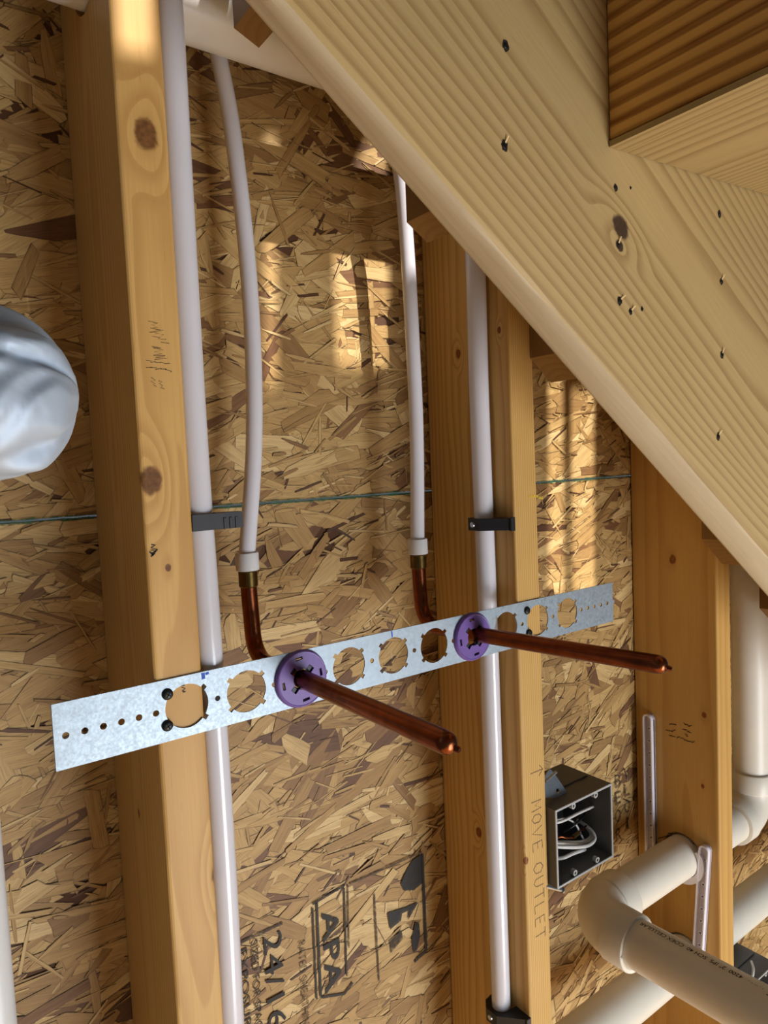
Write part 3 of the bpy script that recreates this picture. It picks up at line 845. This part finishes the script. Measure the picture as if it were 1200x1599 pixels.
# ------------------------------------------------------------------ pipe hangers on the right stud
def hanger(y0, z_top, cy, cz, lean, lab, front):
    root = empty('pipe_hanger', (S3 - 5, y0, z_top))
    x1 = S3 - 0.4; x0 = S3 - 11.5; w = 15.5
    L = z_top - cz + 18
    def f(u, v, w_): return Vector((x0 + w_, y0 + u + lean * (v / L), z_top + v))
    # channel: back plate, two side walls, rounded head
    head = [(w / 2 + w / 2 * math.cos(a), -w / 2 + w / 2 * math.sin(a)) for a in np.linspace(0, math.pi, 13)]
    outer_ = head + [(0, -L), (w, -L)]
    hl = []
    k = 0; v = -24
    while v > -L + 10:
        hl.append(circle(w / 2, v, 1.6, 12)); v -= 20
    bm = plate_bm(outer_, hl, 3.0, lambda u, v, w_: f(u, v, 6.5 + w_))
    link('perforated_strip', bm_mesh(bm), M_HANGERIN, root)['label'] = 'greyish channel with a row of holes'
    # rim around the channel
    i_ = 2.0
    headi = [(w / 2 + (w / 2 - i_) * math.cos(a), -w / 2 + (w / 2 - i_) * math.sin(a)) for a in np.linspace(0, math.pi, 13)]
    inner_ = headi + [(i_, -L + 3), (w - i_, -L + 3)]
    bm = plate_bm(outer_, [inner_], 10.6, f)
    link('strip_rim', bm_mesh(bm), M_HANGER, root)
    v = -18
    while v > -L + 10:                        # raised eyelets and side dots
        bm = bmesh.new()
        n = 16
        ra = [bm.verts.new(f(w / 2 + 3.0 * math.cos(2 * math.pi * q / n), v - 6 + 3.0 * math.sin(2 * math.pi * q / n), 6.2)) for q in range(n)]
        rb = [bm.verts.new(f(w / 2 + 1.7 * math.cos(2 * math.pi * q / n), v - 6 + 1.7 * math.sin(2 * math.pi * q / n), 5.6)) for q in range(n)]
        for q in range(n): bm.faces.new((ra[q], ra[(q + 1) % n], rb[(q + 1) % n], rb[q]))
        link('eyelet', bm_mesh(bm), M_HANGER, root)
        v -= 20
    # cradle under the pipe: part of a ring in the YZ plane
    a0, a1 = (math.radians(5), math.radians(-215)) if front else (math.radians(185), math.radians(395))
    ro, ri = PR + 10.0, PR + 0.7
    n = 32; o_ = []; q_ = []
    for k in range(n + 1):
        a = a0 + (a1 - a0) * k / n
        tp_ = min(1.0, (n - k) / 3 + 0.55)
        o_.append((cy + ro * tp_ * math.cos(a) if False else cy + (ri + (ro - ri) * tp_) * math.cos(a), cz + (ri + (ro - ri) * tp_) * math.sin(a)))
        q_.append((cy + ri * math.cos(a), cz + ri * math.sin(a)))
    bm = plate_bm(o_ + q_[::-1], [], 9.5, lambda u, v, w_: Vector((x0 + 1 + w_, u, v)))
    link('cradle', bm_mesh(bm), M_HANGER, root)
    tag(root, lab, 'pipe hanger', 'white pipe hangers on the right stud')
    return root
h1 = bX(1003, 1118, S3 - 11); h1r = bX(1016, 1118, S3 - 11)
hanger(-36.5, h1.z + 4, AY, AZ, 0.0, 'white perforated plastic hanger rising behind the upper drain pipe on the right stud', True)
h2 = bX(1097, 1325, S3 - 11)
hanger(-128.5, h2.z + 4, CY, CZ, -16.0, 'leaning white perforated plastic hanger near the front edge of the right stud', False)

# ------------------------------------------------------------------ electrical boxes
def elbox(x0, z1, lab, lab_c, full=True):
    W, H, Dp = 104.0, 93.0, 76.0
    yf = -151.0; z0 = z1 - H; x1 = x0 + W; yb = yf + Dp; t = 2.4
    root = empty('electrical_box', (x0 + W / 2, yb, z0))
    fr = lambda u, v, w: Vector((u, yf + w, v))
    rect = lambda a, b, c, d: [(a, b), (c, b), (c, d), (a, d)]
    bm = plate_bm(rect(x0, z0, x1, z1), [rect(x0 + t, z0 + t, x1 - t, z1 - t)], Dp, fr)
    add_box(bm, (x0 + t, yb - t, z0 + t), (x1 - t, yb, z1 - t))
    link('box_shell', bm_mesh(bm), M_BOX, root)
    bm = plate_bm(rect(x0 - 0.3, z0 - 0.3, x1 + 0.3, z1 + 0.3), [rect(x0 + t - 0.2, z0 + t - 0.2, x1 - t + 0.2, z1 - t + 0.2)], 1.2, lambda u, v, w: Vector((u, yf - 0.2 - w, v)))
    link('box_rim', bm_mesh(bm), M_RIM, root)['label'] = 'pale front rim'
    for fx in (0.32, 0.72):
        for zz, s in ((z1 - t, -1), (z0 + t, 1)):
            cx = x0 + W * fx
            bm = plate_bm(circle(cx, zz + s * 3.5, 3.6, 20), [circle(cx, zz + s * 3.5, 1.7, 14)], 5, fr)
            link('screw_boss', bm_mesh(bm), M_RIM, root)
    bm = box_bm((x0 + 10, yf + 30, z1), (x1 - 6, yf + 33, z1 + 2.2), 0.4, 1)
    link('top_ridge', bm_mesh(bm), M_BOX, root)
    if full:
        # steel nailing ear on the top and nails
        ye = -132.0
        q = lambda px, py: (lambda p_: (p_.x, p_.z))(bY(px, py, ye))
        hc = q(873, 1236)
        bm = plate_bm([q(853, 1223), q(860, 1214), q(868, 1205), q(873, 1211), q(886, 1237), q(880, 1246), q(853, 1247)], [circle(hc[0], hc[1], 2.6, 18)], 1.3, lambda u, v, w: Vector((u, ye + w + (v - z1) * 0.25, v)))
        link('nailing_ear', bm_mesh(bm), M_STEEL, root)['label'] = 'shiny steel ear'
        p0, p1 = bY(852, 1221, ye - 6), bY(869, 1206, ye - 6)
        tube('nail', [p0, p1], 1.8, M_STEEL, root, seg=14)
        p0, p1 = bY(852, 1384, -138), bY(877, 1390, -138); dd = (p1 - p0).normalized()
        pipe_profile('nail', [(p0, 2.6), (p1, 2.6), (p1, 3.9), (p1 + dd * 2, 3.9)], M_STEEL, root, seg=18)
    tag(root, lab, 'electrical box', 'grey electrical boxes')
    # cables inside
    cab = empty('electrical_cable', (x0 + 20, yf + 50, z0 + 20))
    def cp(pts): return smooth_path([bY(px, py, yf + c) for px, py, c in pts], 6)
    if full:
        tube('white_cable', cp([(866, 1322, 20), (884, 1323, 14), (904, 1323, 12), (920, 1320, 14), (929, 1311, 18), (926, 1300, 24), (916, 1290, 34), (902, 1281, 48)]), 2.3, M_WIREW, cab, seg=12)
        tube('white_cable', cp([(866, 1316, 28), (884, 1316, 22), (902, 1316, 20), (917, 1313, 22), (924, 1305, 26), (919, 1294, 34), (908, 1284, 46)]), 2.3, M_WIREW, cab, seg=12)
        tube('white_cable', cp([(866, 1341, 24), (880, 1340, 18), (896, 1333, 16), (914, 1327, 18)]), 2.1, M_WIREW, cab, seg=12)
        tube('white_cable', cp([(866, 1286, 16), (882, 1281, 14), (904, 1270, 16), (926, 1260, 26)]), 1.8, M_WIREW, cab, seg=12)
        tube('white_cable', cp([(868, 1281, 40), (884, 1279, 36), (898, 1286, 32), (906, 1300, 34), (914, 1316, 40)]), 1.3, M_WIREW, cab, seg=10)
        tube('black_wire', cp([(880, 1300, 38), (896, 1290, 30), (910, 1277, 30), (918, 1262, 44)]), 1.3, M_WIREB, cab, seg=10)['label'] = 'thin black wire'
        tube('copper_wire', cp([(866, 1312, 12), (876, 1307, 8), (886, 1309, 6), (898, 1307, 6), (906, 1298, 10), (916, 1290, 18)]), 1.1, M_COPPER, cab, seg=10)['label'] = 'bare copper wires'
        tube('copper_wire', cp([(894, 1308, 6), (902, 1300, 8), (914, 1294, 14)]), 0.9, M_COPPER, cab, seg=10)
        c0 = bY(895, 1308, yf + 6); c1_ = bY(904, 1301, yf + 8)
        pipe_profile('crimp_sleeve', [(c0, 2.4), (c1_, 2.4)], M_BRASS, cab, seg=14)
    else:
        tube('white_cable', cp([(1165, 1540, 14), (1174, 1530, 6), (1177, 1514, 8), (1174, 1502, 20)]), 2.0, M_WIREW, cab, seg=12)
        tube('white_cable', cp([(1172, 1550, 30), (1180, 1540, 16), (1184, 1524, 14)]), 1.6, M_WIREW, cab, seg=12)
    tag(cab, lab_c, 'cable')
elbox(S2 + 38 + 1.0, -220.5, 'open grey plastic electrical box fixed to the right side of the middle stud', 'white cables and bare copper wires coiled in the box by the middle stud')
elbox(S3 + 38 + 1.0, -648.0, 'dark grey electrical box low behind the right stud at the picture edge', 'white cable inside the box behind the right stud', False)

# ------------------------------------------------------------------ foil duct at the left edge
def foil():
    N = NT('crumpled_foil'); tc = N.n('ShaderNodeTexCoord').outputs['Object']
    N.b.inputs['Base Color'].default_value = lin(188, 204, 222); N.b.inputs['Metallic'].default_value = 0.4
    N.b.inputs['Roughness'].default_value = 0.6
    f = N.noise(tc, 26, 3, 0.5, 0.4); N.bump(f, 0.5, 0.006)
    return N.m
M_FOILMAT = foil()
def duct():
    from mathutils import noise as mn
    tipc = bY(2, 618, -250)
    bm = bmesh.new(); seg = 140; rings = []
    R0 = 47.0
    ss = list(np.linspace(-420, -90, 24)) + list(np.linspace(-84, 38, 46))
    for s_ in ss:
        if s_ < -12: q = 1.0
        else:
            t = (s_ + 12) / 50.5; q = max(0.02, (1 - t ** 2.4)) ** 0.62
        ring = []
        for j in range(seg):
            a = 2 * math.pi * j / seg
            p = Vector((s_ * 0.016 + 0.6 * math.sin(a * 2 + s_ * 0.02), 0.75 * q * math.cos(a), 0.75 * q * math.sin(a)))
            rdg = 1.0 - abs(mn.noise(p * 1.0 + Vector((3.1, 0.7, 5.2)))) * 2.2
            rdg2 = 1.0 - abs(mn.noise(p * 2.3 + Vector((9.1, 2.7, 1.2)))) * 2.0
            dsp = (rdg - 0.5) * 6.5 + (rdg2 - 0.5) * 3.0
            fold = -5.5 * math.exp(-((a - 2.75 - 0.0012 * s_) / 0.09) ** 2) - 5.0 * math.exp(-((a - 4.0) / 0.14) ** 2)
            r_ = R0 * q + (dsp + fold) * min(1.0, q * 1.3)
            ring.append(bm.verts.new((tipc.x + s_, tipc.y + r_ * math.cos(a), tipc.z + r_ * math.sin(a) + s_ * 0.02)))
        rings.append(ring)
    for i in range(len(rings) - 1):
        for j in range(seg): bm.faces.new((rings[i][j], rings[i][(j + 1) % seg], rings[i + 1][(j + 1) % seg], rings[i + 1][j]))
    bm.faces.new(rings[-1]); bm.faces.new(rings[0])
    o = link('foil_duct', bm_mesh(bm), M_FOILMAT)
    for p_ in o.data.polygons: p_.use_smooth = True
    tag(o, 'crumpled silver foil duct end poking in at the left edge, before the boards', 'duct')
duct()

# ------------------------------------------------------------------ writing
def text_mesh(body, bold=0.0):
    cu = bpy.data.curves.new('t', 'FONT'); cu.body = body; cu.resolution_u = 3; cu.offset = bold
    ob = bpy.data.objects.new('t', cu); COL.objects.link(ob)
    bpy.context.view_layer.update()
    me = bpy.data.meshes.new_from_object(ob.evaluated_get(bpy.context.evaluated_depsgraph_get()))
    bpy.data.objects.remove(ob)
    xs = [v.co.x for v in me.vertices]; ys = [v.co.y for v in me.vertices]
    x0, x1, y0, y1 = min(xs), max(xs), min(ys), max(ys)
    for v in me.vertices: v.co = Vector(((v.co.x - x0) / (x1 - x0), (v.co.y - y0) / (y1 - y0), 0))
    return me
def put_text(body, f, mat, parent, name='printed_text', sub=0, bold=0.0):
    """f maps (u,v) in the unit box of the text to a world point (mm)"""
    me = text_mesh(body, bold)
    if sub:
        bm = bmesh.new(); bm.from_mesh(me)
        bmesh.ops.triangulate(bm, faces=bm.faces[:])
        bm.to_mesh(me); bm.free()
    for v in me.vertices: v.co = f(v.co.x, v.co.y)
    o = link(name, me, mat, parent)
    return o
YI = -0.8
# rotated a quarter turn: reads downwards, letter tops to the right
def down(xa, xb, za, zb, y=YI): return lambda u, v: Vector((xa + (xb - xa) * v, y, za + (zb - za) * u))
put_text('APA', down(189, 211, -323, -421), M_INK, wall_lo, bold=0.015)
put_text('24/16', down(116, 138, -319, -428), M_INK2, wall_lo)
put_text('SIZED FOR SPACING', down(101.5, 109.5, -317, -440), M_INK2, wall_lo)
put_text('EXPOSURE 1', down(88.5, 97, -321, -432), M_INK2, wall_lo)
put_text('RATED SHEATHING', down(157.5, 166.5, -344, -452), M_INKF, wall_lo)
def ink_line(pts, w, mat=M_INK, parent=wall_lo, y=YI, name='stamp_line'):
    bm = bmesh.new(); ribbon(bm, pts, w, lambda u, v: Vector((u, y, v)))
    return link(name, bm_mesh(bm), mat, parent)
ink_line([(183.5, -308), (182.5, -420)], 3.2); ink_line([(177.8, -312), (177, -420)], 2.4)
ink_line([(220.5, -306), (218, -412)], 2.4); ink_line([(225.5, -304), (223, -380)], 2.0, M_INKF)
ink_line([(178, -308), (222, -303)], 2.4); ink_line([(184, -421), (214, -432), (226, -424)], 3.0)
ink_line([(84, -313), (140, -313)], 3.4, M_INKF)
ink_line([(337.5, -309), (337.5, -436)], 4.2); ink_line([(337, -436), (318, -442)], 3.4)
ink_line([(228, -304), (337, -306)], 2.4, M_INKF)
ink_line([(262, -330), (263, -440)], 2.6, M_INKF)
def ink_poly(pts, mat=M_INK, y=YI):
    bm = bmesh.new(); bm.faces.new([bm.verts.new((u, y, v)) for u, v in pts]); link('stamp_shape', bm_mesh(bm), mat, wall_lo)
ink_poly([(336, -309), (336, -346), (322, -350), (306, -344), (302, -334), (312, -320), (322, -311)])
ink_poly([(328, -368), (306, -366), (280, -362), (283, -384), (300, -380), (302, -372), (312, -372), (311, -384)])
ink_poly([(322, -392), (328, -396), (329, -412), (323, -428), (317, -430), (315, -412)])
ink_poly([(281, -398), (300, -392), (302, -404), (282, -414)], M_INKF)
for (t, xa, za) in [('B', 733, -338), ('V', 757, -334), ('E', 732, -366), ('L', 756, -360), ('O', 731, -395), ('O', 756, -388), ('R', 731, -425), ('I', 760, -416)]:
    ww = 5 if t == 'I' else 15
    put_text(t, (lambda xa, za, ww: lambda u, v: Vector((xa + ww * u, YI, za - 21 + 21 * v)))(xa, za + 10, ww), M_INKF, wall_lo)

# pencil and marker handwriting: simple strokes
STROKES = {'M': [[(0, 0), (0.05, 1), (0.45, 0.35), (0.9, 1), (1, 0)]], 'O': [[(0.5, 1), (0.1, 0.75), (0.05, 0.3), (0.45, 0), (0.9, 0.25), (0.95, 0.75), (0.5, 1)]],
           'V': [[(0, 1), (0.5, 0), (1, 1)]], 'E': [[(0.9, 1), (0.1, 0.98), (0.1, 0), (0.9, 0.02)], [(0.1, 0.5), (0.75, 0.52)]],
           'U': [[(0.05, 1), (0.1, 0.2), (0.5, 0), (0.9, 0.25), (0.95, 1)]], 'T': [[(0, 1), (1, 1)], [(0.5, 1), (0.52, 0)]], 'L': [[(0.1, 1), (0.1, 0), (0.95, 0.03)]],
           '^': [[(0.5, 0), (0.5, 1.2)], [(0.05, 0.85), (0.5, 1.2), (0.95, 0.8)]]}
def handwriting(word_boxes, f, w, mat, parent, name='pencil_writing'):
    bm = bmesh.new()
    for ch, u0, u1, v0, v1 in word_boxes:
        for st in STROKES[ch]:
            pts = [(u0 + (u1 - u0) * a, v0 + (v1 - v0) * b) for a, b in st]
            ribbon(bm, pts, w, f)
    return link(name, bm_mesh(bm), mat, parent)
yP = -D - 0.3
zt = [bY(840, y, -D).z for y in (1203, 1250, 1462)]
wb = []
ar = handwriting([('^', -6, 8, 0, 17)], lambda a, b: Vector((388.5 + b, yP, zt[0] - a)), 1.0, M_PENCIL, st2, 'pencil_arrow')
u = zt[0] - zt[1]
for ch, wd in zip('MOVE', (11, 11, 12, 12)): wb.append((ch, u, u + wd, 0, 16)); u += wd + 4.5
u += 9
for ch, wd in zip('OUTLET', (13, 11, 11, 11, 11, 12)): wb.append((ch, u, u + wd, 0, 16)); u += wd + 4.5
x_base = 388.5
hw = handwriting(wb, lambda a, b: Vector((x_base + b, yP, zt[0] - a)), 1.0, M_PENCIL, st2)
hw['label'] = 'pencilled words MOVE OUTLET'
def scribble(px_pts, y, w, mat, parent, name, plane='Y'):
    bm = bmesh.new()
    for ln in px_pts:
        if plane == 'Y':
            P = [bY(a, b, y) for a, b in ln]; ribbon(bm, [(q.x, q.z) for q in P], w, lambda u, v: Vector((u, y, v)))
        else:
            P = [bX(a, b, y) for a, b in ln]; ribbon(bm, [(q.y, q.z) for q in P], w, lambda u, v: Vector((y, u, v)))
    return link(name, bm_mesh(bm), mat, parent)
zz = []
def zig(x0, y0, dx, dy, n, amp):
    return [(x0 + dx * k / n + (amp if k % 2 else -amp) * random.uniform(.5, 1.1), y0 + dy * k / n + random.uniform(-2, 2)) for k in range(n + 1)]
sl = [zig(240, 503, 4, 24, 9, 9), zig(246, 515, 14, 22, 7, 8), zig(244, 540, 8, 24, 10, 10), zig(230, 564, 34, 4, 9, 3), zig(232, 574, 36, 6, 10, 4), zig(238, 590, 4, 16, 5, 4), zig(250, 594, 4, 14, 5, 3)]
scribble(sl, yP, 0.55, M_PENCIL, st1, 'pencil_scribble')
scribble([zig(240, 850, 0, 16, 7, 4), [(236, 870), (246, 858)], [(234, 862), (240, 868)]], yP, 1.2, M_BLKMARK, st1, 'marker_scribble')
scribble([zig(285, 1070, 4, 12, 6, 3)], yP, 0.9, M_BLKMARK, st1, 'marker_scribble')
scribble([[(826, 776), (838, 775), (848, 779)]], yP, 3.0, M_YELLOW, st2, 'crayon_mark')['label'] = 'yellow crayon dash'
XS = S3 - 0.3
scribble([zig(1047, 1130, 10, 2, 6, 2), zig(1043, 1140, 12, 2, 6, 3), zig(1046, 1149, 8, 1, 5, 2), zig(1069, 1130, 12, 5, 8, 2), zig(1068, 1140, 12, 5, 8, 2), zig(1072, 1145, 3, 6, 4, 2),
          zig(1058, 1151, 28, 9, 14, 1.6)], XS, 1.1, M_BLKMARK, st3, 'marker_writing', 'X')
scribble([[(1028, 1310), (1038, 1307), (1050, 1305)], zig(1046, 1303, 38, 15, 16, 3.5)], XS, 1.3, M_BLKMARK, st3, 'marker_writing', 'X')

# printing on the drain pipe, wrapped round it, upside down to the viewer
def on_pipe(y0, y1, h, phi0):
    def f(u, v):
        y = y0 + (y1 - y0) * u; ph = phi0 + (v * h) / PR; r_ = PR + 0.15
        return Vector((XB - r_ * math.sin(ph), y, zB(y) + r_ * math.cos(ph)))
    return f
PH = math.radians(-6)
put_text('4200  2" IPS  SCH 40  COEX CELLULAR', on_pipe(-290, -160, 6.5, PH), M_PRINT, trap, bold=0.012)
put_text('IPE', on_pipe(-345, -318, 9.0, PH), M_PRINT, trap, bold=0.012)
put_text('- . -- - ..', on_pipe(-313, -296, 2.2, PH + 0.06), M_PRINT, trap)
